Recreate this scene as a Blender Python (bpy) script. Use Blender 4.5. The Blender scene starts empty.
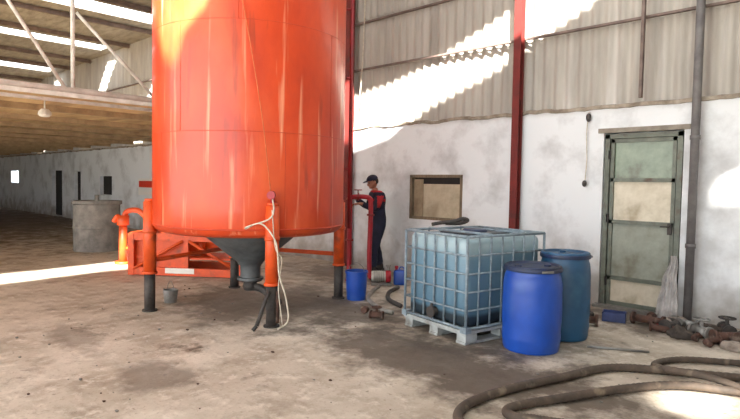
import bpy, bmesh, math, random
from mathutils import Vector, Matrix, noise
random.seed(7)
D = bpy.data
scene = bpy.context.scene
COL = scene.collection
PI = math.pi

# ------------------------------------------------------------ site survey frame
# X = metres to the right of the tripod, Y = metres away along the view axis
YAW = math.radians(44.5)
def W(X, Y, z=0.0):
    return Vector((X*math.cos(YAW) - Y*math.sin(YAW), X*math.sin(YAW) + Y*math.cos(YAW), z))
WALL = 7.61

# ------------------------------------------------------------ materials
def lin(c):
    def f(v):
        v /= 255.0
        return v/12.92 if v <= 0.04045 else ((v+0.055)/1.055)**2.4
    return (f(c[0]), f(c[1]), f(c[2]), 1)
MATS = {}
def mat(name, c1, c2=None, scale=4.0, rough=0.6, metal=0.0, bump=0.0, stretch=(1,1,1), lo=0.35, hi=0.65, bscale=None, spec=0.5, c3=None, s3=1.0, coat=0, c4=None, s4=3.0, st4=(1,1,1), lo4=.6, hi4=.75, c5=None, s5=3.0, st5=(1,1,1), lo5=.6, hi5=.75):
    if name in MATS: return MATS[name]
    m = D.materials.new(name); m.use_nodes = True
    nt = m.node_tree; N = nt.nodes; L = nt.links
    b = N['Principled BSDF']
    b.inputs['Roughness'].default_value = rough
    b.inputs['Metallic'].default_value = metal
    b.inputs['Specular IOR Level'].default_value = spec
    b.inputs['Coat Weight'].default_value = coat
    b.inputs['Base Color'].default_value = lin(c1)
    tc = N.new('ShaderNodeTexCoord'); mp = N.new('ShaderNodeMapping')
    mp.inputs['Scale'].default_value = stretch
    L.new(tc.outputs['Object'], mp.inputs['Vector'])
    if c2:
        n = N.new('ShaderNodeTexNoise'); n.inputs['Scale'].default_value = scale; n.inputs['Detail'].default_value = 8
        n.inputs['Roughness'].default_value = 0.65
        L.new(mp.outputs[0], n.inputs['Vector'])
        r = N.new('ShaderNodeValToRGB'); r.color_ramp.elements[0].position = lo; r.color_ramp.elements[1].position = hi
        r.color_ramp.elements[0].color = lin(c1); r.color_ramp.elements[1].color = lin(c2)
        L.new(n.outputs['Fac'], r.inputs['Fac'])
        out = r.outputs['Color']
        def over(out, c, s, vec, p0, p1):
            n3 = N.new('ShaderNodeTexNoise'); n3.inputs['Scale'].default_value = s; n3.inputs['Detail'].default_value = 7
            L.new(vec, n3.inputs['Vector'])
            r3 = N.new('ShaderNodeValToRGB'); r3.color_ramp.elements[0].position = p0; r3.color_ramp.elements[1].position = p1
            L.new(n3.outputs['Fac'], r3.inputs['Fac'])
            mx = N.new('ShaderNodeMix'); mx.data_type = 'RGBA'
            L.new(r3.outputs['Color'], mx.inputs['Factor']); L.new(out, mx.inputs['A']); mx.inputs['B'].default_value = lin(c)
            return mx.outputs['Result']
        if c3: out = over(out, c3, s3, mp.outputs[0], .56, .74)
        for c_,s_,st_,l_,h_ in ((c4,s4,st4,lo4,hi4),(c5,s5,st5,lo5,hi5)):
            if not c_: continue
            mp4 = N.new('ShaderNodeMapping'); mp4.inputs['Scale'].default_value = st_
            L.new(tc.outputs['Object'], mp4.inputs['Vector'])
            out = over(out, c_, s_, mp4.outputs[0], l_, h_)
        L.new(out, b.inputs['Base Color'])
    if bump:
        nb = N.new('ShaderNodeTexNoise'); nb.inputs['Scale'].default_value = bscale or scale*4; nb.inputs['Detail'].default_value = 6
        L.new(mp.outputs[0], nb.inputs['Vector'])
        bp = N.new('ShaderNodeBump'); bp.inputs['Strength'].default_value = bump; bp.inputs['Distance'].default_value = 0.02
        L.new(nb.outputs['Fac'], bp.inputs['Height']); L.new(bp.outputs['Normal'], b.inputs['Normal'])
    MATS[name] = m
    return m

M_orange = mat('orange_paint', (212,72,26), (186,54,18), 1.6, rough=0.38, bump=0.08, stretch=(1,1,.5), c3=(220,96,50), s3=1.1, coat=.1,
               c4=(236,168,130), s4=2.6, st4=(5,5,.25), lo4=.6, hi4=.8, c5=(136,48,24), s5=2.0, st5=(4,4,.5), lo5=.61, hi5=.8)
M_orange2 = mat('orange_frame_paint', (222,84,24), (196,70,22), 6, rough=0.5, c3=(140,62,34), s3=5)
M_red = mat('red_paint', (150,30,34), (116,26,26), 6, rough=0.5, c3=(80,40,30), s3=4)
M_redh = mat('red_hose', (170,22,40), (146,18,32), 9, rough=0.4)
M_black = mat('black_grime', (42,39,38), (70,64,60), 9, rough=0.7, bump=.2)
M_cone = mat('grey_steel_cone', (100,104,106), (66,70,72), 3, rough=0.5, metal=.2)
M_galv = mat('galvanised_steel', (142,158,168), (104,118,128), 12, rough=0.55, metal=.1)
M_steel = mat('dull_steel', (150,148,144), (106,104,100), 6, rough=0.5, metal=.4)
M_rope = mat('rope', (214,206,190), (180,170,150), 20, rough=0.9)
M_white = mat('white_truss_paint', (222,220,212), (190,186,176), 5, rough=0.6)
M_dkred = mat('column_red', (118,34,28), (90,28,24), 4, rough=0.65, c3=(60,34,28), s3=3)
M_post = mat('grey_post', (116,112,110), (88,84,84), 5, rough=0.6)
M_girt = mat('girt_steel', (124,106,98), (90,76,70), 5, rough=0.7)
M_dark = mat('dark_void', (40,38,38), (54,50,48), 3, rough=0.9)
M_wood = mat('weathered_wood', (134,118,96), (104,90,72), 5, rough=0.8, stretch=(6,1,1), bump=.2)
M_board = mat('fibre_board', (196,184,160), (166,152,128), 3, rough=0.8, c3=(146,130,106), s3=2)
M_tan = mat('ceiling_tan', (206,176,130), (166,138,98), 1.2, rough=0.9, stretch=(.6,2,1), bump=.2, c3=(134,110,82), s3=1.0)
M_roof = mat('roof_sheet', (168,164,158), (130,126,120), 1.5, rough=0.9, stretch=(1,4,1), bump=.3)
M_doorf = mat('door_frame_paint', (116,122,110), (88,92,82), 6, rough=0.6, c3=(84,66,52), s3=5)
M_doorp = mat('door_panel_grey', (154,158,146), (126,130,118), 3, rough=0.65, c3=(112,104,88), s3=3)
M_doorw = mat('door_panel_white', (216,208,190), (188,178,156), 4, rough=0.7, c3=(146,130,104), s3=3)
M_glass = mat('dusty_glass', (134,148,126), (98,112,92), 3, rough=0.3, c3=(90,84,66), s3=3)
M_blue = mat('blue_hdpe', (26,76,172), (20,62,146), 3, rough=0.38, c3=(50,90,166), s3=3)
M_teal = mat('teal_hdpe', (34,82,118), (26,66,98), 3, rough=0.42, c3=(60,104,130), s3=3)
M_lid = mat('dark_lid', (24,44,84), (34,42,60), 8, rough=0.5)
M_hose = mat('dark_hose', (92,78,66), (62,54,47), 7, rough=0.75, bump=.2, c3=(148,132,112), s3=6)
M_hoseg = mat('grey_hose', (150,148,142), (110,106,100), 8, rough=0.6)
M_pallet = mat('pallet_plastic', (178,184,184), (140,144,142), 7, rough=0.6, c3=(110,106,98), s3=4)
M_rust = mat('rusty_iron', (92,62,50), (64,48,42), 12, rough=0.85, bump=.4, c3=(136,120,106), s3=9)
M_navy = mat('navy_cloth', (32,36,58), (22,25,42), 9, rough=0.9, bump=.3)
M_redc = mat('red_cloth', (176,36,44), (146,28,34), 9, rough=0.9)
M_skin = mat('skin', (166,116,92), (150,100,78), 12, rough=0.55)
M_hair = mat('dark_hair', (26,20,18), (40,30,26), 30, rough=0.8)
M_boot = mat('boot_leather', (30,27,26), (48,42,38), 12, rough=0.6)
M_eye = mat('eye_dark', (30,24,22), rough=.3)
M_lip = mat('lip', (150,86,76), rough=.5)
M_plastic = mat('clear_sack', (196,192,188), (150,146,144), 8, rough=0.4, bump=.5)
M_conc = mat('tank_concrete', (138,134,128), (100,98,94), 4, rough=0.85, bump=.3)
M_corr = mat('fibre_cement_sheet', (186,180,170), (152,146,138), 1.5, rough=0.85, stretch=(3,1,.35), bump=.2, lo=.3, hi=.7, c3=(202,198,192), s3=.8)

def wall_mat():
    m = D.materials.new('whitewashed_plaster'); m.use_nodes=True
    nt=m.node_tree; N=nt.nodes; L=nt.links; b=N['Principled BSDF']; b.inputs['Roughness'].default_value=.9
    geo=N.new('ShaderNodeNewGeometry')
    n=N.new('ShaderNodeTexNoise'); n.inputs['Scale'].default_value=1.3; n.inputs['Detail'].default_value=9; n.inputs['Roughness'].default_value=.62
    L.new(geo.outputs['Position'],n.inputs['Vector'])
    r=N.new('ShaderNodeValToRGB'); e=r.color_ramp.elements
    e[0].position=.33; e[0].color=lin((186,187,188)); e[1].position=.52; e[1].color=lin((222,225,227))
    L.new(n.outputs['Fac'],r.inputs['Fac'])
    sep=N.new('ShaderNodeSeparateXYZ'); L.new(geo.outputs['Position'],sep.inputs[0])
    n2=N.new('ShaderNodeTexNoise'); n2.inputs['Scale'].default_value=3.5; n2.inputs['Detail'].default_value=7
    L.new(geo.outputs['Position'],n2.inputs['Vector'])
    a=N.new('ShaderNodeMath'); a.operation='MULTIPLY_ADD'; L.new(n2.outputs['Fac'],a.inputs[0]); a.inputs[1].default_value=1.6; L.new(sep.outputs['Z'],a.inputs[2])
    mr=N.new('ShaderNodeMapRange'); L.new(a.outputs[0],mr.inputs['Value']); mr.inputs['From Min'].default_value=.7; mr.inputs['From Max'].default_value=1.45; mr.inputs['To Min'].default_value=.85; mr.inputs['To Max'].default_value=0
    mx=N.new('ShaderNodeMix'); mx.data_type='RGBA'; L.new(mr.outputs[0],mx.inputs['Factor']); L.new(r.outputs['Color'],mx.inputs['A']); mx.inputs['B'].default_value=lin((144,136,126))
    L.new(mx.outputs['Result'],b.inputs['Base Color'])
    bp=N.new('ShaderNodeBump'); bp.inputs['Strength'].default_value=.4; bp.inputs['Distance'].default_value=.03
    L.new(n2.outputs['Fac'],bp.inputs['Height']); L.new(bp.outputs['Normal'],b.inputs['Normal'])
    return m
M_wall = wall_mat()

def floor_mat():
    m = D.materials.new('dusty_concrete_floor'); m.use_nodes=True
    nt=m.node_tree; N=nt.nodes; L=nt.links; b=N['Principled BSDF']
    geo=N.new('ShaderNodeNewGeometry'); pos=geo.outputs['Position']
    def noi(s,d=8,ro=.6):
        n=N.new('ShaderNodeTexNoise'); n.inputs['Scale'].default_value=s; n.inputs['Detail'].default_value=d; n.inputs['Roughness'].default_value=ro
        L.new(pos,n.inputs['Vector']); return n.outputs['Fac']
    def ramp(f,p0,p1,c0=(0,0,0),c1=(255,255,255)):
        r=N.new('ShaderNodeValToRGB'); e=r.color_ramp.elements; e[0].position=p0; e[1].position=p1; e[0].color=lin(c0); e[1].color=lin(c1)
        L.new(f,r.inputs['Fac']); return r.outputs['Color']
    def mix(f,a,bb,fs=None):
        x=N.new('ShaderNodeMix'); x.data_type='RGBA'; L.new(f,x.inputs['Factor']); L.new(a,x.inputs['A'])
        if isinstance(bb,tuple): x.inputs['B'].default_value=lin(bb)
        else: L.new(bb,x.inputs['B'])
        return x.outputs['Result']
    col=ramp(noi(.9),.34,.64,(166,154,138),(204,194,180))
    col=mix(ramp(noi(2.7,10,.72),.48,.72),col,(138,124,108))
    col=mix(ramp(noi(5.5,8,.7),.53,.68),col,(212,203,190))
    col=mix(ramp(noi(1.7,10,.72),.58,.68),col,(104,92,80))
    col=mix(ramp(noi(9,9,.75),.6,.7),col,(112,100,88))
    col=mix(ramp(noi(28,4),.58,.8),col,(136,124,108))
    warp=noi(2.2,9,.7)
    def blot(cx,cy,rx,ry,c,amt=1.0,prev=None):
        s=N.new('ShaderNodeVectorMath'); s.operation='SUBTRACT'; L.new(pos,s.inputs[0]); s.inputs[1].default_value=(cx,cy,0)
        d=N.new('ShaderNodeVectorMath'); d.operation='DIVIDE'; L.new(s.outputs[0],d.inputs[0]); d.inputs[1].default_value=(rx,ry,1)
        l=N.new('ShaderNodeVectorMath'); l.operation='LENGTH'; L.new(d.outputs[0],l.inputs[0])
        a=N.new('ShaderNodeMath'); a.operation='MULTIPLY_ADD'; L.new(warp,a.inputs[0]); a.inputs[1].default_value=2.6; L.new(l.outputs['Value'],a.inputs[2])
        mr=N.new('ShaderNodeMapRange'); L.new(a.outputs[0],mr.inputs['Value']); mr.inputs['From Min'].default_value=1.85; mr.inputs['From Max'].default_value=2.35; mr.inputs['To Min'].default_value=amt; mr.inputs['To Max'].default_value=0
        return mix(mr.outputs[0],prev,c)
    col=blot(-3.0,4.05,2.1,.75,(88,77,67),.9,col)
    col=blot(-6.2,4.4,1.7,1.5,(90,82,74),.7,col)
    col=blot(-5.0,4.9,1.2,.8,(92,83,75),.75,col)
    col=blot(-3.4,5.3,1.3,1.2,(84,76,68),.8,col)
    col=blot(-2.0,7.2,1.9,.75,(90,78,68),.85,col)
    col=blot(-7.0,6.8,1.8,1.0,(100,90,82),.7,col)
    col=blot(-4.4,2.0,.5,.35,(100,89,79),.6,col)
    col=blot(-6.0,1.9,.7,.25,(108,97,86),.55,col)
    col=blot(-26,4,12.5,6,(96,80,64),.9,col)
    L.new(col,b.inputs['Base Color'])
    rr=N.new('ShaderNodeMapRange'); L.new(noi(1.7,10,.72),rr.inputs['Value']); rr.inputs['From Min'].default_value=.4; rr.inputs['From Max'].default_value=.72; rr.inputs['To Min'].default_value=.85; rr.inputs['To Max'].default_value=.4
    L.new(rr.outputs[0],b.inputs['Roughness']); b.inputs['Specular IOR Level'].default_value=.3
    bp=N.new('ShaderNodeBump'); bp.inputs['Strength'].default_value=.35; bp.inputs['Distance'].default_value=.02
    L.new(noi(14,8,.7),bp.inputs['Height']); L.new(bp.outputs['Normal'],b.inputs['Normal'])
    return m
M_floor = floor_mat()

def tote_mat():
    m = D.materials.new('tote_bottle_hdpe'); m.use_nodes=True
    nt=m.node_tree; N=nt.nodes; L=nt.links; b=N['Principled BSDF']; b.inputs['Roughness'].default_value=.35
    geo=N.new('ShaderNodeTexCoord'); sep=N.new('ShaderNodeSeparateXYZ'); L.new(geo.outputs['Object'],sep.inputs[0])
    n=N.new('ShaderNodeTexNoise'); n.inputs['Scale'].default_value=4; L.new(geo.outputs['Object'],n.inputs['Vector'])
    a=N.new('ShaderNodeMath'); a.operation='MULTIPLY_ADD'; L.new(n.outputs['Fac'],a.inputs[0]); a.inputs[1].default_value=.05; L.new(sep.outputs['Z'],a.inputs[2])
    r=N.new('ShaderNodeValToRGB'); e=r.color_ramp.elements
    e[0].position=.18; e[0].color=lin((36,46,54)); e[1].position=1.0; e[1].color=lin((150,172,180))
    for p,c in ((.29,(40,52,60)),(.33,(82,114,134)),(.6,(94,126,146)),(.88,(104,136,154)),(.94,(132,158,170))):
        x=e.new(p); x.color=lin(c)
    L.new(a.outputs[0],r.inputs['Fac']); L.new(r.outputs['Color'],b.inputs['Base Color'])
    b.inputs['Subsurface Weight'].default_value=.1; b.inputs['Subsurface Radius'].default_value=(.03,.05,.06)
    return m
M_tote = tote_mat()

# ------------------------------------------------------------ geometry helpers
class G:
    def __init__(s, name, loc=(0,0,0), rz=0.0):
        s.e = D.objects.new(name, None); COL.objects.link(s.e)
        s.e.empty_display_size=.2
        s.e.location = loc; s.e.rotation_euler = (0,0,rz)
class Sub:
    def __init__(s, name, par, loc=(0,0,0), rot=(0,0,0)):
        s.e = D.objects.new(name, None); COL.objects.link(s.e)
        s.e.parent=par.e; s.e.location=loc; s.e.rotation_euler=rot
def link(me, name, m, g=None, smooth=False, auto=None):
    o = D.objects.new(name, me); COL.objects.link(o)
    if m and not me.materials: me.materials.append(m)
    if smooth:
        for p in me.polygons: p.use_smooth = True
    if g: o.parent = g.e
    return o
def bm_obj(bm, name, m, g=None, smooth=False):
    me = D.meshes.new(name); bm.normal_update(); bm.to_mesh(me); bm.free()
    return link(me, name, m, g, smooth)
def box(name, c, s, m, g=None, bev=0.0, rot=(0,0,0), seg=2):
    bm = bmesh.new(); bmesh.ops.create_cube(bm, size=1)
    bmesh.ops.scale(bm, vec=s, verts=bm.verts)
    if bev: bmesh.ops.bevel(bm, geom=bm.edges[:], offset=bev, segments=seg, affect='EDGES', profile=.5)
    o = bm_obj(bm, name, m, g, smooth=False)
    if bev:
        for p in o.data.polygons: p.use_smooth = seg>2
    o.location = c; o.rotation_euler = rot
    return o
def boxes(name, lst, m, g=None):
    bm = bmesh.new()
    for c,s in lst:
        r = bmesh.ops.create_cube(bm, size=1)
        bmesh.ops.scale(bm, vec=s, verts=r['verts']); bmesh.ops.translate(bm, vec=c, verts=r['verts'])
    return bm_obj(bm, name, m, g)
def rods(name, lst, r, m, g=None, seg=10):
    bm = bmesh.new()
    for it in lst:
        a,b = Vector(it[0]),Vector(it[1]); rr = it[2] if len(it)>2 else r; r2 = it[3] if len(it)>3 else rr
        d=b-a
        mt = Matrix.Translation((a+b)/2) @ d.to_track_quat('Z','Y').to_matrix().to_4x4()
        bmesh.ops.create_cone(bm, cap_ends=True, segments=seg, radius1=rr, radius2=r2, depth=d.length, matrix=mt)
    for f in bm.faces: f.smooth = len(f.verts)==4
    me = D.meshes.new(name); bm.to_mesh(me); bm.free()
    return link(me,name,m,g)
def lathe(name, prof, m, g=None, seg=48, c=(0,0,0), rot=(0,0,0), sharp=False):
    bm = bmesh.new(); rings=[]
    for r,z in prof:
        if r<1e-5: rings.append([bm.verts.new((0,0,z))])
        else: rings.append([bm.verts.new((r*math.cos(2*PI*i/seg), r*math.sin(2*PI*i/seg), z)) for i in range(seg)])
    for a,b in zip(rings,rings[1:]):
        for i in range(seg):
            j=(i+1)%seg
            if len(a)==1 and len(b)==1: continue
            if len(a)==1: bm.faces.new((a[0],b[j],b[i]))
            elif len(b)==1: bm.faces.new((a[i],a[j],b[0]))
            else: bm.faces.new((a[i],a[j],b[j],b[i]))
    bmesh.ops.recalc_face_normals(bm, faces=bm.faces)
    for e in bm.edges:
        if len(e.link_faces)==2 and e.calc_face_angle(0)>math.radians(38): e.smooth=False
    o = bm_obj(bm, name, m, g, smooth=not sharp); o.location=c; o.rotation_euler=rot
    return o
def crom(pts, steps):
    P=[Vector(p) for p in pts]
    if steps<=1 or len(P)<3: return P
    out=[]; Q=[2*P[0]-P[1]]+P+[2*P[-1]-P[-2]]
    for i in range(1,len(Q)-2):
        a,b,c,d=Q[i-1:i+3]
        for k in range(steps):
            t=k/steps
            out.append(.5*((2*b)+(c-a)*t+(2*a-5*b+4*c-d)*t*t+(3*b-a-3*c+d)*t**3))
    out.append(P[-1]); return out
def tube(name, pts, r, m, g=None, seg=10, steps=8, radii=None, rib=0.0):
    P=crom(pts,steps); n=len(P)
    bm=bmesh.new(); rings=[]
    t=(P[1]-P[0]).normalized(); up=Vector((0,0,1)) if abs(t.z)<.9 else Vector((1,0,0))
    nx=t.cross(up).normalized()
    for i in range(n):
        t2=((P[min(i+1,n-1)]-P[max(i-1,0)])).normalized()
        nx=(nx-t2*nx.dot(t2)).normalized(); ny=t2.cross(nx)
        rr=r
        if radii:
            f=i/(n-1)*(len(radii)-1); k=min(int(f),len(radii)-2); rr=radii[k]+(radii[k+1]-radii[k])*(f-k)
        if rib and i%2: rr*=1-rib
        rings.append([bm.verts.new(P[i]+nx*rr*math.cos(2*PI*j/seg)+ny*rr*math.sin(2*PI*j/seg)) for j in range(seg)])
    for a,b in zip(rings,rings[1:]):
        for j in range(seg):
            k=(j+1)%seg; bm.faces.new((a[j],a[k],b[k],b[j]))
    bm.faces.new(rings[0][::-1]); bm.faces.new(rings[-1])
    bmesh.ops.recalc_face_normals(bm, faces=bm.faces)
    return bm_obj(bm,name,m,g,smooth=True)
def ell(name, c, s, m, g=None, seg=20, rot=(0,0,0), fn=None):
    bm=bmesh.new(); bmesh.ops.create_uvsphere(bm,u_segments=seg,v_segments=seg*2//3,radius=1)
    bmesh.ops.scale(bm,vec=s,verts=bm.verts)
    if fn:
        for v in bm.verts: v.co=fn(v.co)
    o=bm_obj(bm,name,m,g,smooth=True); o.location=c; o.rotation_euler=rot
    return o
def prism(pts, z0, z1, name='cut'):
    bm=bmesh.new(); a=[bm.verts.new((x,y,z0)) for x,y in pts]; b=[bm.verts.new((x,y,z1)) for x,y in pts]
    bm.faces.new(a); bm.faces.new(b[::-1]); n=len(pts)
    for i in range(n):
        j=(i+1)%n; bm.faces.new((a[i],b[i],b[j],a[j]))
    bmesh.ops.recalc_face_normals(bm,faces=bm.faces)
    return bm_obj(bm,name,None)
def bake(o):
    bpy.context.view_layer.update()
    dg=bpy.context.evaluated_depsgraph_get()
    me=D.meshes.new_from_object(o.evaluated_get(dg)); o.modifiers.clear(); o.data=me
def cutout(o, cutters):
    for c in cutters:
        md=o.modifiers.new('b','BOOLEAN'); md.object=c; md.operation='DIFFERENCE'; md.solver='EXACT'
    bake(o)
    for c in cutters: D.objects.remove(c, do_unlink=True)

# ------------------------------------------------------------ shell
X0,X1=-36.0,6.0; YS=-8.0; RZ=6.0
box('floor', ((X0+X1)/2,(YS+WALL)/2,-.05), (X1-X0+.6, WALL-YS+.6, .1), M_floor)
box('ground_outside', (-10,-24,-.12), (70,32,.12), mat('yard_gravel',(176,166,150),(150,140,124),2,rough=.95))

wn = box('wall_north', ((X0+X1)/2, WALL+.14, 1.35), (X1-X0,.28,2.7), M_wall)
def hole(x0,x1,z0,z1,d=.2,y=WALL):
    return box('cut', ((x0+x1)/2, y-.1+(d+.1)/2, (z0+z1)/2), (x1-x0, d+.1, z1-z0), None)
cutout(wn, [hole(-3.08,-2.1,-.02,2.34,.14), hole(-6.5,-5.36,1.0,1.78,.12), hole(-26.7,-25.4,.02,1.95,.16),
            hole(-21.2,-20.1,1.05,1.72,.14), hole(-23.9,-23.2,.6,1.9,.14), hole(-33.4,-32.0,1.35,1.95,.5)])
for p in wn.data.polygons: p.use_smooth=False
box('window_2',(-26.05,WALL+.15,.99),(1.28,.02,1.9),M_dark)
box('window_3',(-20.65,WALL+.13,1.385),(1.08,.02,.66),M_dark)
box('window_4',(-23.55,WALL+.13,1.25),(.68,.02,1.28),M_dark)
box('wall_west',(X0-.12,(YS+WALL)/2,3),(.24,WALL-YS+.5,6),M_wall)
box('wall_east',(X1+.12,(YS+WALL)/2,3),(.24,WALL-YS+.5,6),M_wall)
box('wall_south_light_block',(-27,YS-.12,3),(18,.24,6),M_wall)  # unseen wall, added to keep daylight out of the far low bay

def corrug(name,x0,x1,z0,z1,y,lean=0.0,pitch=.177,amp=.024):
    bm=bmesh.new(); n=int((x1-x0)/pitch*8); prev=None
    zs=[z0,(z0+z1)/2,z1]
    for i in range(n+1):
        x=x0+(x1-x0)*i/n; dy=amp*math.cos(2*PI*x/pitch)
        jog=.012*(int((x-x0)/1.06)%2)
        cur=[bm.verts.new((x,y+dy+jog+lean*(z-z0),z)) for z in zs]
        if prev:
            for k in range(2): bm.faces.new((prev[k],cur[k],cur[k+1],prev[k+1]))
        prev=cur
    o=bm_obj(bm,name,M_corr,None,smooth=True); return o
corrug('wall_north_cladding_lower',X0,X1,2.62,3.86,WALL+.09)
corrug('wall_north_cladding_middle',X0,X1,3.76,4.84,WALL+.055)
corrug('wall_north_cladding_upper',X0,X1,4.74,6.0,WALL+.02)
bm=bmesh.new(); prev=None; n=700
for i in range(n+1):
    x=X0+(X1-X0)*i/n
    a=noise.noise((x*2.1,0,0))*.03+noise.noise((x*7,3,0))*.02; b=noise.noise((x*3.3,9,0))*.02
    cur=[bm.verts.new(p) for p in ((x,WALL+.02,2.66+a),(x,WALL-.035+b,2.665+a),(x,WALL-.03+b,2.71+a),(x,WALL+.06,2.725+a))]
    if prev:
        for k in range(3): bm.faces.new((prev[k],cur[k],cur[k+1],prev[k+1]))
    prev=cur
bmesh.ops.recalc_face_normals(bm,faces=bm.faces)
bm_obj(bm,'trim_1',mat('mortar_ledge',(166,154,138),(114,102,88),6,rough=.95,bump=.4))

boxes('trim_girt_rail',[((( X0+X1)/2,WALL-.0,3.79),(X1-X0,.05,.03)),(((X0+X1)/2,WALL-.03,4.66),(X1-X0,.05,.03))],M_girt)
def col(name,x,z0,z1,w,m):
    g=G(name,(x,WALL-.12,0))
    boxes('web',[((0,0,(z0+z1)/2),(w*.25,w*.9,z1-z0)),((0,-w*.45,(z0+z1)/2),(w,.012,z1-z0)),((0,w*.45,(z0+z1)/2),(w,.012,z1-z0))],m,g)
    box('foot_plate',(0,0,z0+.012),(w*1.1,.12,.02),m,g)
col('steel_column',-4.33,0,5.98,.115,M_dkred)
col('steel_column',-7.98,0,5.98,.13,M_dkred)
g=G('wall_pipe',(-1.95,WALL-.12,0))
rods('pipe',[((0,0,0),(0,0,5.95))],.048,M_post,g,16)
rods('clamp',[((0,0,.9),(0,0,.95)),((0,0,2.2),(0,0,2.25)),((0,0,3.9),(0,0,3.95))],.058,M_post,g,16)
box('trim_cladding_post',(-2.6,WALL-.09,4.36),(.035,.06,3.2),M_girt)
box('trim_cladding_post',(-9.9,WALL-.09,4.36),(.05,.06,2.9),M_girt)

# ------------------------------------------------------------ roof + sun openings (unseen holes shaped to cast wanted sun patches, plus rectangular openings)
S=Vector((-.55,.6,-.58)).normalized()
def up(p,z=RZ):
    p=Vector(p); t=(z-p.z)/(-S.z); q=p-S*t; return (q.x,q.y)
roof=box('ceiling',((X0+X1)/2,(YS+WALL)/2,RZ+.03),(X1-X0+.5,WALL-YS+.8,.06),M_roof)
patches=[
 [(-8.9,WALL,2.0),(-8.6,WALL,3.3),(-7.2,WALL,3.5),(-5.9,WALL,3.8),(-4.3,WALL,4.45),(-3.0,WALL,5.3),(-2.0,WALL,5.1),(-3.3,WALL,4.1),(-4.8,WALL,3.45),(-6.2,WALL,2.95),(-7.0,WALL,2.45)],
 [(-6.9,3,3.5),(-6.5,3,3.3),(-6.25,3,2.85),(-6.0,3,2.75),(-5.85,3,3.15),(-5.5,3,3.5),(-5.35,3,4.1),(-5.5,3,4.6),(-7.0,3,4.6)],
 [(-11.3,5.4,0),(-10.8,3.0,0),(-10.7,1.0,0),(-9.6,1.0,0),(-10.1,3.6,0),(-10.1,5.4,0)],
 [(-1.45,4.45,0),(-1.0,4.4,0),(-.75,5.1,0),(-1.15,5.0,0)],
 [(-1.72,WALL,1.45),(-1.7,WALL,1.7),(-1.2,WALL,1.9),(-1.1,WALL,1.5)],
]
cut=[prism([up(p) for p in poly],RZ-.3,RZ+.4) for poly in patches]
for xa,xb in ((-15.7,-14.8),(-20.2,-19.4),(-26.0,-25.0)):
    cut.append(prism([(xa,2.0),(xb,2.0),(xb,7.3),(xa,7.3)],RZ-.3,RZ+.4))
cut.append(prism([(-13.6,-6.5),(-11.2,-6.5),(-11.2,.2),(-13.6,.2)],RZ-.3,RZ+.4))
cutout(roof,cut)
boxes('trim_roof_purlin',[((x,(YS+WALL)/2,RZ-.08),(.07,WALL-YS-.1,.12)) for x in (-33,-30,-28,-24,-22,-18.5,-16.3,-14.2,-12.2)],M_girt)

LX=-9.2
box('ceiling_low_bay',((X0+LX)/2,(YS+WALL)/2,2.86),(LX-X0-.06,WALL-YS,.05),M_tan)
boxes('trim_ceiling_joist',[((x,(YS+WALL)/2,2.785),(.07,WALL-YS-.1,.1)) for x in [-10.6-1.9*i for i in range(13)]],mat('joist',(170,144,110),(136,112,84),4,rough=.9))
g=G('roof_truss',(LX,0,0))
YE=WALL-.1
L1=[((.02,YS,2.93),(.02,YE,2.93),.045),((.02,YS,5.1),(.02,YE,5.1),.045),((.02,YS,2.76),(.02,YE,2.76),.028)]
y=2.91-2.4*4
while y<WALL:
    L1.append(((.02,y,2.93),(.02,y,5.1),.032))
    L1.append(((.02,y-.1,2.93),(.02,y-1.5,5.1),.028))
    if y+2.3<WALL: L1.append(((.02,y+.05,4.1),(.02,y+1.3,2.93),.026))
    y+=2.4
rods('members',L1,.03,M_white,g,8)
boxes('edge_channel',[((.0,(YS+WALL)/2,2.86),(.05,WALL-YS-.1,.07))],M_white,g)
g=G('ceiling_lamp',(-10.0,2.75,2.7)); rods('stem',[((0,0,0),(0,0,.13))],.012,M_white,g); lathe('shade',[(0,0),(.05,-.0),(.09,-.04),(.1,-.09),(.07,-.12),(0,-.13)],M_white,g,20)

# ------------------------------------------------------------ door
g=G('door_1',(-2.59,WALL+.06,0))
w=.475
boxes('frame',[((-w+.03,0,1.16),(.06,.09,2.32)),((w-.03,0,1.16),(.06,.09,2.32)),((0,0,2.295),(2*w,.09,.06))],M_doorf,g)
iw=w-.075
boxes('leaf_frame',[((-iw+.02,.0,1.17),(.045,.05,2.2)),((iw-.02,.0,1.17),(.045,.05,2.2))]+[((0,0,z),(2*iw,.05,.05)) for z in (.06,.40,1.155,1.715,2.235)],M_doorf,g)
box('glass_pane',(0,.015,1.975),(2*iw-.06,.012,.48),M_glass,g)
box('upper_panel',(0,.015,1.435),(2*iw-.06,.015,.51),M_doorw,g)
box('middle_panel',(0,.015,.78),(2*iw-.06,.015,.71),M_doorp,g)
box('bottom_panel',(0,.012,.23),(2*iw-.06,.015,.29),M_doorw,g)
boxes('hinges',[((-iw-.015,-.035,z),(.03,.02,.12)) for z in (.35,1.2,2.05)],M_black,g)
box('lock_box',(iw-.04,-.035,1.1),(.05,.025,.14),M_black,g); rods('handle',[((iw-.04,-.045,1.13),(iw-.04,-.08,1.13)),((iw-.04,-.08,1.13),(iw-.14,-.08,1.13))],.009,M_black,g)
box('trim_2',(-2.59,WALL-.015,2.37),(1.12,.03,.06),mat('lintel',(150,142,130),(120,112,100),6,rough=.9))
box('trim_3',(-2.59,WALL-.06,.02),(1.05,.11,.04),M_conc)

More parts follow.
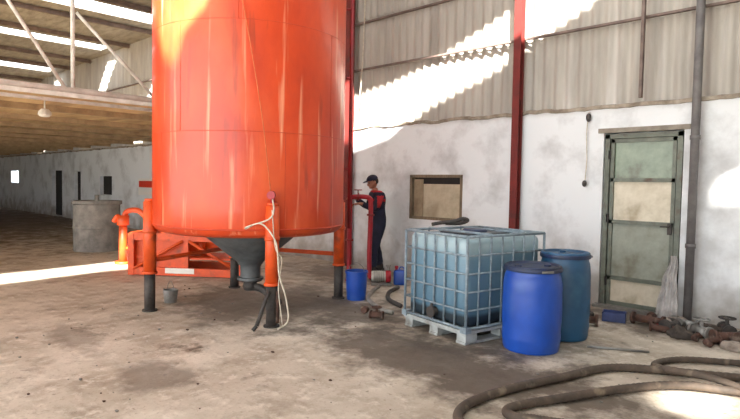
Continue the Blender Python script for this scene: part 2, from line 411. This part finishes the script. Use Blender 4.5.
g=G('window_1',(-5.93,WALL+.05,1.39))
boxes('frame',[((0,0,.365),(1.13,.1,.05)),((0,0,-.365),(1.13,.1,.05)),((-.54,0,0),(.05,.1,.76)),((.54,0,0),(.05,.1,.76))],M_wood,g)
box('board_large',(.06,.0,-.06),(.96,.015,.58),M_board,g)
box('board_small',(-.38,-.02,-.02),(.2,.015,.66),mat('old_board',(160,144,118),(126,110,88),4,rough=.8),g)
box('dark_gap',(0,.045,0),(1.06,.005,.68),M_dark,g)

g=G('wall_sign',(-17.3,WALL-.02,1.38)); box('plate',(0,0,0),(1.1,.02,.52),mat('sign_white',(226,222,216),rough=.5),g)
box('red_band',(0,-.012,.09),(1.0,.006,.2),mat('sign_red',(206,60,40),rough=.5),g)

g=G('wall_lamp_holder',(-3.3,WALL-.05,1.66))
tube('cable',[(0.02,.01,.98),(.0,.0,.7),(.015,.0,.35),(0,0,.03)],.006,M_rope,g,6)
ell('bulb_holder',(0,-.015,0),(.032,.032,.045),M_black,g); ell('junction',(.02,-.0,.9),(.035,.03,.06),M_black,g)
tube('hanging_cable',[(-7.6,WALL-.09,5.9),(-7.62,WALL-.1,4.6),(-7.7,WALL-.09,3.4),(-7.83,WALL-.09,2.8)],.011,M_rope,None,6)

# ------------------------------------------------------------ silo
SC=W(-1.55,7.28)
g=G('storage_silo',(SC.x,SC.y,0),YAW)   # local x = right of view, y = away
R=1.2
prof=[(0,.985),(.7,.965),(1.02,.965),(1.12,.985),(1.18,1.03),(1.2,1.09)]+[(R,1.09+.27*i) for i in range(1,12)]+[(R,4.3),(1.15,4.4),(.6,4.58),(0,4.62)]
lathe('shell',prof,M_orange,g,96)
def ring(name,z,r,th,m):
    P=[(r*math.cos(2*PI*i/64),r*math.sin(2*PI*i/64),z) for i in range(65)]
    tube(name,P,th,m,g,6,steps=1)
M_seam=mat('orange_seam',(200,66,24),(176,54,20),5,rough=.45)
ring('weld_seam_1',2.15,R-.001,.004,M_seam); ring('weld_seam_2',3.35,R-.001,.004,M_seam); ring('bottom_rim',1.07,R-.002,.012,M_seam)
for i,(a,z0,z1) in enumerate(((-118,2.15,3.35),(-60,1.1,2.15),(-28,2.15,3.35),(-135,1.1,2.15),(-85,3.35,4.3))):
    a=math.radians(a); x,y_=(R-.001)*math.cos(a),(R-.001)*math.sin(a)
    rods('vertical_weld_%d'%i,[((x,y_,z0),(x,y_,z1))],.004,M_seam,g,6)
lathe('discharge_cone',[(.62,.97),(.60,.92),(.17,.56),(.13,.5),(.13,.36),(.17,.36),(.17,.33),(0,.33)],M_cone,g,40)
lathe('discharge_valve',[(0,.18),(.08,.19),(.1,.24),(.08,.3),(.15,.31),(.15,.33),(0,.33)],M_black,g,24)
tube('discharge_pipe',[(0,0,.24),(.15,-.05,.22),(.3,-.12,.13),(.42,-.3,.09)],.05,M_black,g,12)
for k,deg in enumerate((-67,-157,23,113)):
    a=math.radians(deg); cx,cy=math.cos(a),math.sin(a); rr=1.225
    p=(cx*rr,cy*rr)
    rods('leg_sleeve_%d'%k,[((p[0],p[1],.47),(p[0],p[1],1.34)),((p[0],p[1],.96),(p[0],p[1],1.0),.085),((p[0],p[1],.46),(p[0],p[1],.49),.088)],.076,M_orange2,g,20)
    rods('leg_cap_%d'%k,[((p[0],p[1],1.34),(p[0],p[1],1.375))],.06,M_orange2,g,20)
    rods('leg_foot_%d'%k,[((p[0],p[1],0.015),(p[0],p[1],.47)),((p[0],p[1],0),(p[0],p[1],.018),.09)],.064,M_black,g,16)
    box('leg_gusset_%d'%k,(cx*1.16,cy*1.16,1.12),(.14,.02,.34),M_orange,g,rot=(0,0,a))
a=math.radians(-67); fx,fy=1.225*math.cos(a),1.225*math.sin(a)
rods('leg_lever',[((fx-.02,fy-.07,.42),(fx-.12,fy-.22,.06)),((fx-.12,fy-.22,.06),(fx-.16,fy-.24,.015))],.022,M_black,g,8)
rods('leg_bracket',[((fx-.09,fy-.02,.3),(fx+.09,fy-.02,.3)),((fx+.07,fy-.03,.05),(fx+.07,fy-.03,.4))],.02,M_rust,g,8)
rods('hand_wheel_hub',[((fx,fy-.07,1.46),(fx,fy-.12,1.46))],.045,M_redh,g,14)
rods('rope_eye',[((fx,fy,1.34),(fx,fy-.02,1.5))],.025,M_redh,g,10)
a1,a2,a3=[math.radians(q) for q in (113,-157,23)]
rods('leg_tie_beam',[((1.225*math.cos(a1),1.225*math.sin(a1),.62),(1.225*math.cos(a2),1.225*math.sin(a2),.62)),
                    ((1.225*math.cos(a1),1.225*math.sin(a1),.62),(1.225*math.cos(a3),1.225*math.sin(a3),.62))],.03,M_orange2,g,10)
tube('rope_long',[(-.02,-1.23,4.2),(.14,-1.235,3.6),(.36,-1.24,2.4),(fx-.01,fy-.08,1.5)],.006,mat('rope_tan',(206,110,70),(180,90,54),9,rough=.9),g,6)
tube('rope_loop',[(fx,fy-.09,1.48),(fx+.03,fy-.1,1.3),(fx-.02,fy-.12,1.2),(fx-.24,fy-.08,1.12),(fx-.28,fy-.05,1.09),(fx-.1,fy-.12,1.15),(fx+.06,fy-.12,.95),(fx+.1,fy-.12,.6),(fx+.17,fy-.1,.35),(fx+.2,fy-.12,.1),(fx+.1,fy-.2,.02)],.009,M_rope,g,6)
tube('rope_side',[(fx+.01,fy-.09,1.3),(fx+.05,fy-.1,.9),(fx+.12,fy-.08,.75),(fx+.09,fy-.1,.45),(fx+.14,fy-.12,.05)],.006,M_rope,g,6)
tube('riser_pipe',[(1.27,.25,4.2),(1.27,.25,1.0)],.024,M_red,g,12,steps=1)
rods('riser_bracket',[((1.17,.22,1.8),(1.27,.25,1.8)),((1.17,.22,3.0),(1.27,.25,3.0)),((1.17,.22,3.9),(1.27,.25,3.9))],.018,M_red,g,8)

# ------------------------------------------------------------ standpipe near worker
P0=W(-.33,9.2)
g=G('standpipe',(P0.x,P0.y,0),YAW)
tube('pipe',[(0,0,0),(0,0,.7),(0,0,1.3),(.02,0,1.37),(.08,0,1.39),(.24,0,1.39),(.31,0,1.37),(.34,0,1.3),(.34,0,.9),(.33,0,.5),(.34,0,.12),(.38,-.06,.05)],.04,M_redh,g,14,steps=5)
rods('flanges',[((0,0,0),(0,0,.02)),((0,0,.66),(0,0,.69)),((.12,0,1.39),(.15,0,1.39)),((.34,0,1.08),(.34,0,1.11))],.062,M_red,g,16)
rods('valve_stem',[((.13,0,1.39),(.13,0,1.5))],.012,M_steel,g,8)
T=[(.13+.06*math.cos(2*PI*i/20),.06*math.sin(2*PI*i/20),1.5) for i in range(21)]
tube('valve_wheel',T,.009,M_red,g,6,steps=1)
rods('valve_spokes',[((.07,0,1.5),(.19,0,1.5)),((.13,-.06,1.5),(.13,.06,1.5))],.006,M_red,g,6)

P0=W(.2,8.85); g=G('transfer_pump',(P0.x,P0.y,0),YAW)
box('base',(0,0,.02),(.32,.2,.04),M_steel,g,.008)
lathe('motor',[(0,-.13),(.07,-.13),(.085,-.11),(.085,.08),(.07,.1),(0,.1)],mat('pump_white',(206,206,200),(170,168,160),8,rough=.4),g,24,c=(-.03,0,.14),rot=(0,PI/2,0))
rods('fins',[((-.12+.03*i,0,.14),(-.112+.03*i,0,.14)) for i in range(6)],.095,M_steel,g,20)
lathe('volute',[(0,-.04),(.09,-.04),(.1,-.02),(.1,.02),(.09,.04),(0,.04)],M_redh,g,24,c=(.11,0,.14),rot=(0,PI/2,0))
rods('outlet',[((.11,0,.2),(.11,0,.31)),((.11,0,.3),(.11,0,.32),.045)],.03,M_steel,g,12)

def tub(name,loc,r,h,m):
    g=G(name,loc)
    lathe('body',[(0,0),(r*.86,0),(r*.88,.02),(r*.95,h*.5),(r,h-.03),(r*1.06,h-.03),(r*1.06,h),(r*.97,h),(r*.9,h*.5),(r*.82,.03),(0,.03)],m,g,32)
    tube('handle',[(r*1.04,0,h-.02),(r*.8,0,h+.0+.06),(0,0,h+.11),(-r*.8,0,h+.06),(-r*1.04,0,h-.02)],.005,M_steel,g,6)
    return g
tub('plastic_tub',W(-.17,7.72),.15,.4,M_blue)
tub('metal_bucket',W(-2.6,7.3),.09,.17,M_steel)
P0=W(.5,8.9); g=G('jerrycan',(P0.x,P0.y,0),.6)
box('body',(0,0,.12),(.2,.15,.24),M_blue,g,.03,seg=3); rods('neck',[((-.06,0,.22),(-.06,0,.28)),((-.06,0,.27),(-.06,0,.3),.028)],.022,M_redh,g,12)
tube('handle',[(-.02,0,.23),(0,0,.28),(.05,0,.28),(.08,0,.22)],.01,M_blue,g,8)

# ------------------------------------------------------------ IBC tote
g=G('intermediate_bulk_container',(-3.56,5.31,0),math.radians(79.3))
boxes('pallet',[((x,y,.05),(.16,.13,.1)) for x in (-.5,0,.5) for y in (-.42,0,.42)]+[((0,y,.012),(1.18,.13,.024)) for y in (-.42,0,.42)]+[((0,0,.125),(1.2,1.0,.03))]+[((x,0,.105),(.13,1.0,.02)) for x in (-.53,0,.53)],M_pallet,g)
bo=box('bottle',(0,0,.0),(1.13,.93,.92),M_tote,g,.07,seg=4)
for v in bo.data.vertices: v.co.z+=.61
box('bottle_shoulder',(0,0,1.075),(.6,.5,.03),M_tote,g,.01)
hx,hy=.59,.49; rr=.0105; L2=[]
for z in (.16,.345,.53,.715,.90,1.09):
    q=.015 if z in(.16,1.09) else rr
    for s in (-1,1):
        L2.append(((-hx,s*hy,z),(hx,s*hy,z),q)); L2.append(((s*hx,-hy,z),(s*hx,hy,z),q))
for i in range(8):
    x=-hx+2*hx*i/7
    for s in (-1,1): L2.append(((x,s*hy,.15),(x,s*hy,1.09),rr if 0<i<7 else .015))
for i in range(1,6):
    y_=-hy+2*hy*i/6
    for s in (-1,1): L2.append(((s*hx,y_,.15),(s*hx,y_,1.09),rr))
for x in (-.25,.25): L2.append(((x,-hy,1.1),(x,hy,1.1),.014))
rods('cage',L2,rr,M_galv,g,8)
boxes('corner_plates',[((sx*.575,sy*.475,.15),(.08,.08,.06)) for sx in (-1,1) for sy in (-1,1)],M_galv,g)
lathe('lid',[(.14,1.06),(.14,1.1),(.12,1.12),(0,1.125)],M_lid,g,28)
rods('outlet_valve',[((-.6,0,.25),(-.53,0,.25),.05),((-.64,0,.25),(-.6,0,.25),.06),((-.62,0,.25),(-.62,0,.34),.015)],.05,M_black,g,14)
lathe('top_bung',[(.05,1.07),(.05,1.1),(0,1.105)],M_lid,g,16,c=(.35,.2,0))
g=G('rubber_hose_scrap',Vector((-3.89,5.31,1.135)),YAW)
tube('hose',[(-.22,0,.01),(-.1,.03,.03),(.03,0,.05),(.14,.02,.08),(.2,.05,.06),(.12,.1,.02),(-.05,.12,.015)],.022,M_black,g,10)

# ------------------------------------------------------------ drums
def drum(name,loc,r,h,m,lidm,rz=0):
    g=G(name,loc,rz); k=r/.29; q=h/.85
    pr=[(0,.0),(.24,.0),(.25,0),(.268,.006),(.276,.03),(.28,.09),(.287,.12),(.287,.15),(.284,.2),(.29,.3),(.291,.42),(.289,.55),(.287,.58),(.289,.61),(.283,.68),(.272,.745),(.262,.765),(.262,.79),(.272,.795)]
    lathe('body',[(a*k,b*q) for a,b in pr]+[(.2*k,.80*q),(0,.80*q)],m,g,56)
    lathe('clamp_ring',[(.262*k,.79*q),(.282*k,.792*q),(.288*k,.81*q),(.282*k,.828*q),(.262*k,.83*q)],M_lid,g,56)
    lathe('lid',[(.274*k,.80*q),(.276*k,.842*q),(.262*k,.85*q),(.25*k,.842*q),(.24*k,.828*q),(.1*k,.825*q),(0,.825*q)],lidm,g,56)
    for i,x in enumerate((-.16,.16)):
        lathe('bung_%d'%i,[(.035,.82*q),(.035,.845*q),(.02,.85*q),(0,.85*q)],lidm,g,16,c=(x*k,0,0))
    box('ring_lever',(.0,-.285*k,.81*q),(.12,.015,.02),M_steel,g)
drum('plastic_drum',W(1.62,5.5),.285,.84,M_blue,M_lid,1.0)
drum('plastic_drum',W(2.1,5.97),.265,.92,M_teal,M_teal,2.2)

# ------------------------------------------------------------ orange skid frame behind silo
P0=W(-3.0,9.7); g=G('orange_skid_frame',(P0.x,P0.y,0),YAW-.1)
a,b=.95,.42
boxes('rails',[((0,s*b,z),(2*a,.08,.13)) for s in (-1,1) for z in (.08,.66)]+[((s*a,0,z),(.08,2*b,.13)) for s in (-1,1) for z in (.08,.66)]+[((sx*a,sy*b,.36),(.1,.1,.7)) for sx in (-1,1) for sy in (-1,1)]+[((0,-b,.36),(.08,.06,.6))],M_orange2,g)
box('deck',(0,0,.3),(2*a-.05,2*b-.05,.03),M_orange2,g)
box('side_plate',(-.48,-b+.06,.36),(.86,.012,.5),M_orange2,g)
box('label',(-.1,-b-.047,.1),(.5,.005,.09),mat('label_white',(220,216,206),rough=.6),g)
rods('gear_motor',[((-.5,0,.5),(.1,0,.5),.16),((.1,0,.5),(.2,0,.5),.2),((.2,0,.5),(.5,0,.5),.1),((-.58,0,.5),(-.5,0,.5),.12)],.1,M_orange2,g,20)
rods('braces',[((-.9,-.46,.12),(-.05,-.46,.6)),((.9,-.46,.12),(.05,-.46,.6))],.025,M_orange2,g,8)
rods('mast',[((.4,.3,.6),(.4,.3,1.0)),((-.7,.3,1.0),(.7,.3,1.0)),((-.6,.3,.6),(-.6,.3,1.0))],.045,M_orange2,g,10)

P0=W(-4.4,10.6); g=G('orange_pump_stand',(P0.x,P0.y,0),YAW)
rods('body',[((-.28,0,0),(-.28,0,.05),.15),((-.28,0,.05),(-.28,0,.78),.075),((-.28,0,.74),(-.28,0,.92),.11),((.3,0,.0),(.3,0,1.0),.045),((.05,.3,0),(.3,0,.9),.035),((.6,-.1,0),(.3,0,.9),.035),((-.28,0,.3),(.3,0,.3),.035)],.05,M_orange2,g,16)
tube('elbow',[(-.28,0,.85),(-.2,0,1.0),(.0,0,1.02),(.15,0,.9),(.28,0,.75)],.05,M_orange2,g,14)
tube('spout',[(-.28,0,.82),(-.38,0,.9),(-.46,0,.8)],.045,M_orange2,g,12)
box('gearbox',(.3,0,.72),(.22,.18,.22),M_orange2,g,.03)

P0=W(-6.15,12.6); g=G('round_grey_tank',(P0.x,P0.y,0))
lathe('body',[(0,0),(.48,0),(.49,.03),(.48,.06),(.485,.5),(.5,.51),(.5,.55),(.485,.56),(.48,1.03),(.52,1.05),(.52,1.12),(.46,1.12),(.44,1.0),(0,1.0)],M_conc,g,56)
rods('top_pipe',[((0,0,1.0),(0,0,1.25))],.05,M_steel,g,14)

# ------------------------------------------------------------ floor hoses and debris
def fl(X,Y,z=.035): return W(X,Y,z)
tube('suction_hose',[fl(3.9,4.55),fl(3.15,4.62),fl(2.55,4.78),fl(2.1,4.82),fl(1.6,4.55),fl(1.15,4.3),fl(.82,4.05),fl(.66,3.85),fl(.62,3.65),fl(.72,3.5)],.036,M_hose,None,14,steps=22,rib=.08)
tube('suction_hose',[fl(3.9,4.15),fl(3.0,4.25,.04),fl(2.5,4.38,.05),fl(2.0,4.3,.04),fl(1.45,4.1),fl(1.05,3.92),fl(.98,3.78),fl(1.15,3.7,.035),fl(1.4,3.62)],.034,M_hose,None,14,steps=22,rib=.08)
tube('suction_hose',[fl(3.9,3.6),fl(3.2,4.02,.03),fl(2.75,4.42,.1),fl(2.55,4.9,.035),fl(2.9,5.1),fl(3.5,5.0)],.03,M_hose,None,12,steps=20,rib=.08)
tube('delivery_hose',[W(.16,8.6,.03),W(.06,8.2,.03),W(.0,7.6,.03),W(.16,7.0,.03),W(.3,6.8,.03)],.028,M_hoseg,None,10,steps=10)
tube('oil_hose',[W(.45,8.5,.03),W(.3,8.1,.03),W(.28,7.6,.03),W(.42,7.2,.03)],.03,M_black,None,10,steps=10)
def fitting(g,loc,rz,s,m,kind=0):
    g=Sub('fitting',g,loc,(0,0,rz))
    if kind==0:
        rods('pipe',[((-.16*s,0,.07*s),(.16*s,0,.07*s),.045*s),((-.18*s,0,.07*s),(-.15*s,0,.07*s),.07*s),((.15*s,0,.07*s),(.18*s,0,.07*s),.07*s)],.04,m,g,16)
        rods('branch',[((0,0,.07*s),(0,.12*s,.09*s),.035*s),((0,.11*s,.09*s),(0,.14*s,.093*s),.055*s)],.04,m,g,14)
    elif kind==1:
        tube('elbow',[(-.15*s,0,.065*s),(0,0,.05*s),(.1*s,.04*s,.05*s),(.13*s,.16*s,.05*s)],.045*s,m,g,14)
        rods('flange',[((-.17*s,0,.065*s),(-.14*s,0,.065*s))],.065*s,m,g,16)
    elif kind==2:
        rods('body',[((-.1*s,0,.07*s),(.1*s,0,.07*s),.055*s),((-.12*s,0,.07*s),(-.09*s,0,.07*s),.07*s),((.09*s,0,.07*s),(.12*s,0,.07*s),.07*s),((0,0,.07*s),(0,0,.2*s),.02*s)],.04,m,g,16)
        T=[(.08*s*math.cos(2*PI*i/16),.08*s*math.sin(2*PI*i/16),.2*s) for i in range(17)]
        tube('wheel',T,.009,m,g,6,steps=1); rods('spoke',[((-.08*s,0,.2*s),(.08*s,0,.2*s)),((0,-.08*s,.2*s),(0,.08*s,.2*s))],.006,m,g,6)
    else:
        def rf(c):
            n=noise.noise(c*9+Vector((rz,0,0)))*.35+noise.noise(c*22)*.2
            return Vector((c.x*(1+n),c.y*(1+n),max(0,(c.z+.02)*(1+n*1.2))))
        ell('rag',(0,0,0),(.17*s,.12*s,.08*s),m,g,28,fn=rf)
O=W(3.6,6.2); pg=G('pipe_fittings_pile',O)
M_rag=mat('oily_rag',(78,68,60),(50,44,40),10,rough=.95,bump=.5)
M_rag2=mat('pale_rag',(164,152,140),(120,108,98),10,rough=.95,bump=.5)
k=0
for (X,Y,s,mm,kd) in ((3.28,6.5,1,M_rust,0),(3.48,6.3,1.1,M_black,1),(3.62,6.02,1.0,M_steel,2),(3.8,5.82,1.0,M_rust,0),(3.95,6.1,1.0,M_black,2),(3.3,6.2,.8,M_rust,1),(3.9,5.5,.9,M_rust,1),(3.66,6.4,.9,M_steel,0),(3.55,5.75,.7,M_rust,1),
                      (3.4,6.05,1,M_rag,3),(3.75,6.12,1.2,M_rag,3),(3.58,6.5,1.1,M_rag2,3),(3.7,5.55,.8,M_rag2,3),(3.5,5.95,.6,M_rust,1),(3.35,6.38,.6,M_redh,1),(4.0,5.75,1.2,M_rag,3)):
    fitting(pg,W(X,Y)-O,k*1.3,s,mm,kd); k+=1
for nm,X,Y,s,mm,kd,rz in (('rusty_pipe_tee',2.5,6.5,1,M_rust,0,.3),('pipe_elbow',2.74,6.85,.7,M_black,1,1.4),('gate_valve',.1,6.6,.7,M_rust,2,.5),('rusty_pipe_elbow',-.02,6.95,.6,M_rust,1,2),('crumpled_rag',2.25,6.75,1.1,M_rag,3,2)):
    g=G(nm,W(X,Y)); fitting(g,(0,0,0),rz,s,mm,kd)
g=G('blue_crate',W(2.98,6.72),.3)
boxes('crate',[((0,0,.01),(.26,.18,.02)),((0,.085,.06),(.26,.01,.1)),((0,-.085,.06),(.26,.01,.1)),((.125,0,.06),(.01,.18,.1)),((-.125,0,.06),(.01,.18,.1))],mat('crate_blue',(60,76,130),(44,56,100),6,rough=.5),g)
rods('iron_bar',[(W(2.2,5.55,.012),W(2.75,5.4,.012))],.012,M_steel,None,8)
# crumpled clear plastic sheet hung against the wall beside the pipe
bm=bmesh.new(); grid=[]
nu,nv=18,24
for j in range(nv+1):
    v=j/nv; row=[]
    hw=.13*(1-.72*v**1.3)
    for i in range(nu+1):
        u=i/nu*2-1
        z=.78*v; yy=-.13*(1-v)+.03*math.sin(u*9+v*2)*(1-.4*v)+.03*noise.noise((u*2.5,v*5,1))
        row.append(bm.verts.new((u*hw+.03*noise.noise((v*4,0,2))+.03*v,yy,z)))
    grid.append(row)
for j in range(nv):
    for i in range(nu): bm.faces.new((grid[j][i],grid[j][i+1],grid[j+1][i+1],grid[j+1][i]))
o=bm_obj(bm,'plastic_sheet_bundle',M_plastic,None,smooth=True); o.location=(-2.17,WALL-.06,0.0)
g=G('leaning_board',(-1.2,WALL-.3,0)); box('board',(0,0,.3),(.22,.03,.6),mat('pale_board',(222,222,220),(200,198,192),4,rough=.7),g,rot=(-.35,0,.4))
rub=G('rubble_chips')
for i in range(110):
    X=random.uniform(-3.5,3.2); Y=random.uniform(3.6,8.5)
    v=W(X,Y)
    if (v-Vector((-3.5,5.3,0))).length<1.3 or v.y>7.0 or v.x>-1.6 or (v-W(-.17,7.72)).length<.3: continue
    s=random.uniform(.005,.016)
    bm=bmesh.new(); bmesh.ops.create_icosphere(bm,subdivisions=1,radius=s)
    for q in bm.verts: q.co=Vector((q.co.x*1.4,q.co.y,q.co.z*.6))*random.uniform(.8,1.2)
    o=bm_obj(bm,'chip',M_conc if i%3 else M_rust,rub); o.location=(v.x,v.y,s*.5)

# ------------------------------------------------------------ worker
P0=W(.12,9.86)
g=G('worker',(P0.x,P0.y,0),math.radians(150))
V=[(0,-.02,.95,.19,.15),(0,-.02,1.08,.175,.14),(0,.0,1.25,.20,.155),(0,.01,1.39,.175,.13),(0,.035,1.475,.068,.068),(0,.06,1.545,.053,.053),
   (-.195,.01,1.405,.09,.09),(-.27,.09,1.16,.07,.07),(-.19,.31,1.25,.046,.046),
   (.195,.01,1.405,.09,.09),(.26,.10,1.18,.07,.07),(.17,.33,1.33,.046,.046),
   (-.11,-.01,.86,.13,.135),(-.135,.10,.49,.094,.094),(-.13,.08,.13,.08,.084),
   (.11,-.02,.86,.13,.135),(.145,-.03,.49,.094,.094),(.15,-.12,.13,.08,.084)]
E=[(0,1),(1,2),(2,3),(3,4),(4,5),(3,6),(6,7),(7,8),(3,9),(9,10),(10,11),(0,12),(12,13),(13,14),(0,15),(15,16),(16,17)]
me=D.meshes.new('coverall'); me.from_pydata([v[:3] for v in V],E,[])
o=D.objects.new('coverall',me); COL.objects.link(o)
bpy.context.view_layer.objects.active=o
md=o.modifiers.new('skin','SKIN')
for i,v in enumerate(V):
    sv=me.skin_vertices[0].data[i]; sv.radius=(v[3],v[4]); sv.use_root=(i==0)
md.use_smooth_shade=True
ss=o.modifiers.new('s','SUBSURF'); ss.levels=3; ss.render_levels=3
bake(o)
o.data.materials.clear(); o.data.materials.append(M_navy); o.data.materials.append(M_redc); o.data.materials.append(M_skin)
for p in o.data.polygons:
    c=p.center; p.use_smooth=True
    if c.z>1.495 and abs(c.x)<.09: p.material_index=2
    elif c.z>1.462: p.material_index=1
    elif 1.30<c.z<1.345 and abs(c.x)<.2 and c.y<.2: p.material_index=1
    elif abs(c.x)>.245 and 1.2<c.z<1.40 and c.y<.08: p.material_index=1
for v in o.data.vertices:
    c=v.co; v.co=c+Vector((noise.noise(c*9),noise.noise(c*9+Vector((5,0,0))),0))*.012
o.parent=g.e
for nm,x,y_,yaw in (('boot_left',-.13,.08,.1),('boot_right',.15,-.12,-.2)):
    b=tube(nm,[(0,-.075,.05),(0,-.03,.055),(0,.06,.05),(0,.13,.042),(0,.17,.038)],.05,M_boot,g,14,steps=5,radii=[.035,.052,.052,.046,.026])
    b.location=(x,y_,0); b.rotation_euler=(0,0,yaw)
    rods(nm+'_shaft',[((x,y_-.01,.05),(x,y_,.17))],.058,M_boot,g,16)
    box(nm+'_sole',(x-math.sin(yaw)*.04,y_+math.cos(yaw)*.04,.009),(.09,.26,.018),M_black,g,.004,rot=(0,0,yaw))
def headfn(c):
    x,y,z=c
    if z<-.03: k=1-(-z-.03)*3.2; x*=k; y=y*(1-(-z-.03)*1.2)+(.012)
    if y>.05 and z>-.02 and z<.03: y-=.006
    return Vector((x,y,z))
h=Sub('head_pivot',g,(0,.085,1.635),(-.32,0,.18))
ell('head',(0,0,0),(.078,.096,.117),M_skin,h,28,fn=headfn)
for s in (-1,1):
    ell('ear',(s*.079,-.005,-.005),(.012,.02,.032),M_skin,h,12)
    ell('eye',(s*.03,.084,.003),(.013,.008,.007),M_eye,h,10)
    ell('eyebrow',(s*.03,.089,.02),(.018,.006,.004),M_hair,h,10)
rods('nose',[((0,.088,.012),(0,.110,-.026),.007,.014)],.01,M_skin,h,10); ell('nose_tip',(0,.104,-.026),(.015,.012,.01),M_skin,h,12)
ell('mouth',(0,.086,-.055),(.024,.008,.006),M_lip,h,12); ell('chin',(0,.062,-.08),(.04,.03,.022),M_skin,h,14)
ell('hair',(0,-.02,.012),(.083,.09,.1),M_hair,h,20,fn=lambda c: Vector((c.x,min(c.y,.05),max(c.z,-.055))))
ell('cap_crown',(0,-.005,.045),(.09,.108,.085),M_navy,h,24,fn=lambda c: Vector((c.x,c.y,max(c.z,-.005))))
ell('cap_brim',(0,.11,.047),(.07,.075,.009),M_navy,h,20,rot=(-.12,0,0))
def hand(name,w0,dirv,side,curl):
    d=Vector(dirv).normalized()
    p=Sub(name,g,w0,d.to_track_quat('Y','Z').to_euler())
    ell('palm',(0,.045,0),(.042,.055,.017),M_skin,p,16)
    rods('wrist',[((0,-.04,0),(0,.03,0))],.026,M_skin,p,12)
    for i,(x,l) in enumerate(((-.03,.068),(-.01,.078),(.011,.073),(.03,.058))):
        b=.085
        tube('finger_%d'%(i+1),[(x,b-.01,0),(x*1.08,b+l*.42,-.004-curl*.012),(x*1.1,b+l*.72,-curl*.04),(x*1.1,b+l*.8,-curl*.065)],.009,M_skin,p,8,steps=4,radii=[.0098,.009,.008,.0065])
    tube('thumb',[(side*.03,.02,-.002),(side*.055,.045,-.012),(side*.056,.075,-.026),(side*.045,.095,-.036)],.01,M_skin,p,8,steps=4,radii=[.014,.012,.0105,.008])
hand('hand_left',(-.185,.34,1.26),(.12,1,.12),1,1)
hand('hand_right',(.165,.36,1.345),(-.2,1,.3),-1,1)

# ------------------------------------------------------------ light
w=D.worlds.new('sky'); scene.world=w; w.use_nodes=True
bg=w.node_tree.nodes['Background']; bg.inputs[0].default_value=(.92,.96,1.0,1); bg.inputs[1].default_value=4.0
sl=D.lights.new('sun','SUN'); sl.energy=32; sl.angle=math.radians(1.6); sl.color=(1,.96,.89)
so=D.objects.new('sun',sl); COL.objects.link(so); so.rotation_euler=S.to_track_quat('-Z','Y').to_euler(); so.location=(10,-15,14)

# ------------------------------------------------------------ camera
cam=D.cameras.new('camera'); co=D.objects.new('camera',cam); COL.objects.link(co)
cam.sensor_width=36; cam.lens=560/740*36; cam.clip_start=.05; cam.clip_end=200
R_=Matrix.Rotation(YAW,4,'Z')@Matrix.Rotation(math.radians(90-2.6),4,'X')@Matrix.Rotation(.018,4,'Z')
co.matrix_world=Matrix.Translation((0,0,1.6))@R_
scene.camera=co
scene.view_settings.view_transform='Standard'
scene.view_settings.exposure=0.55
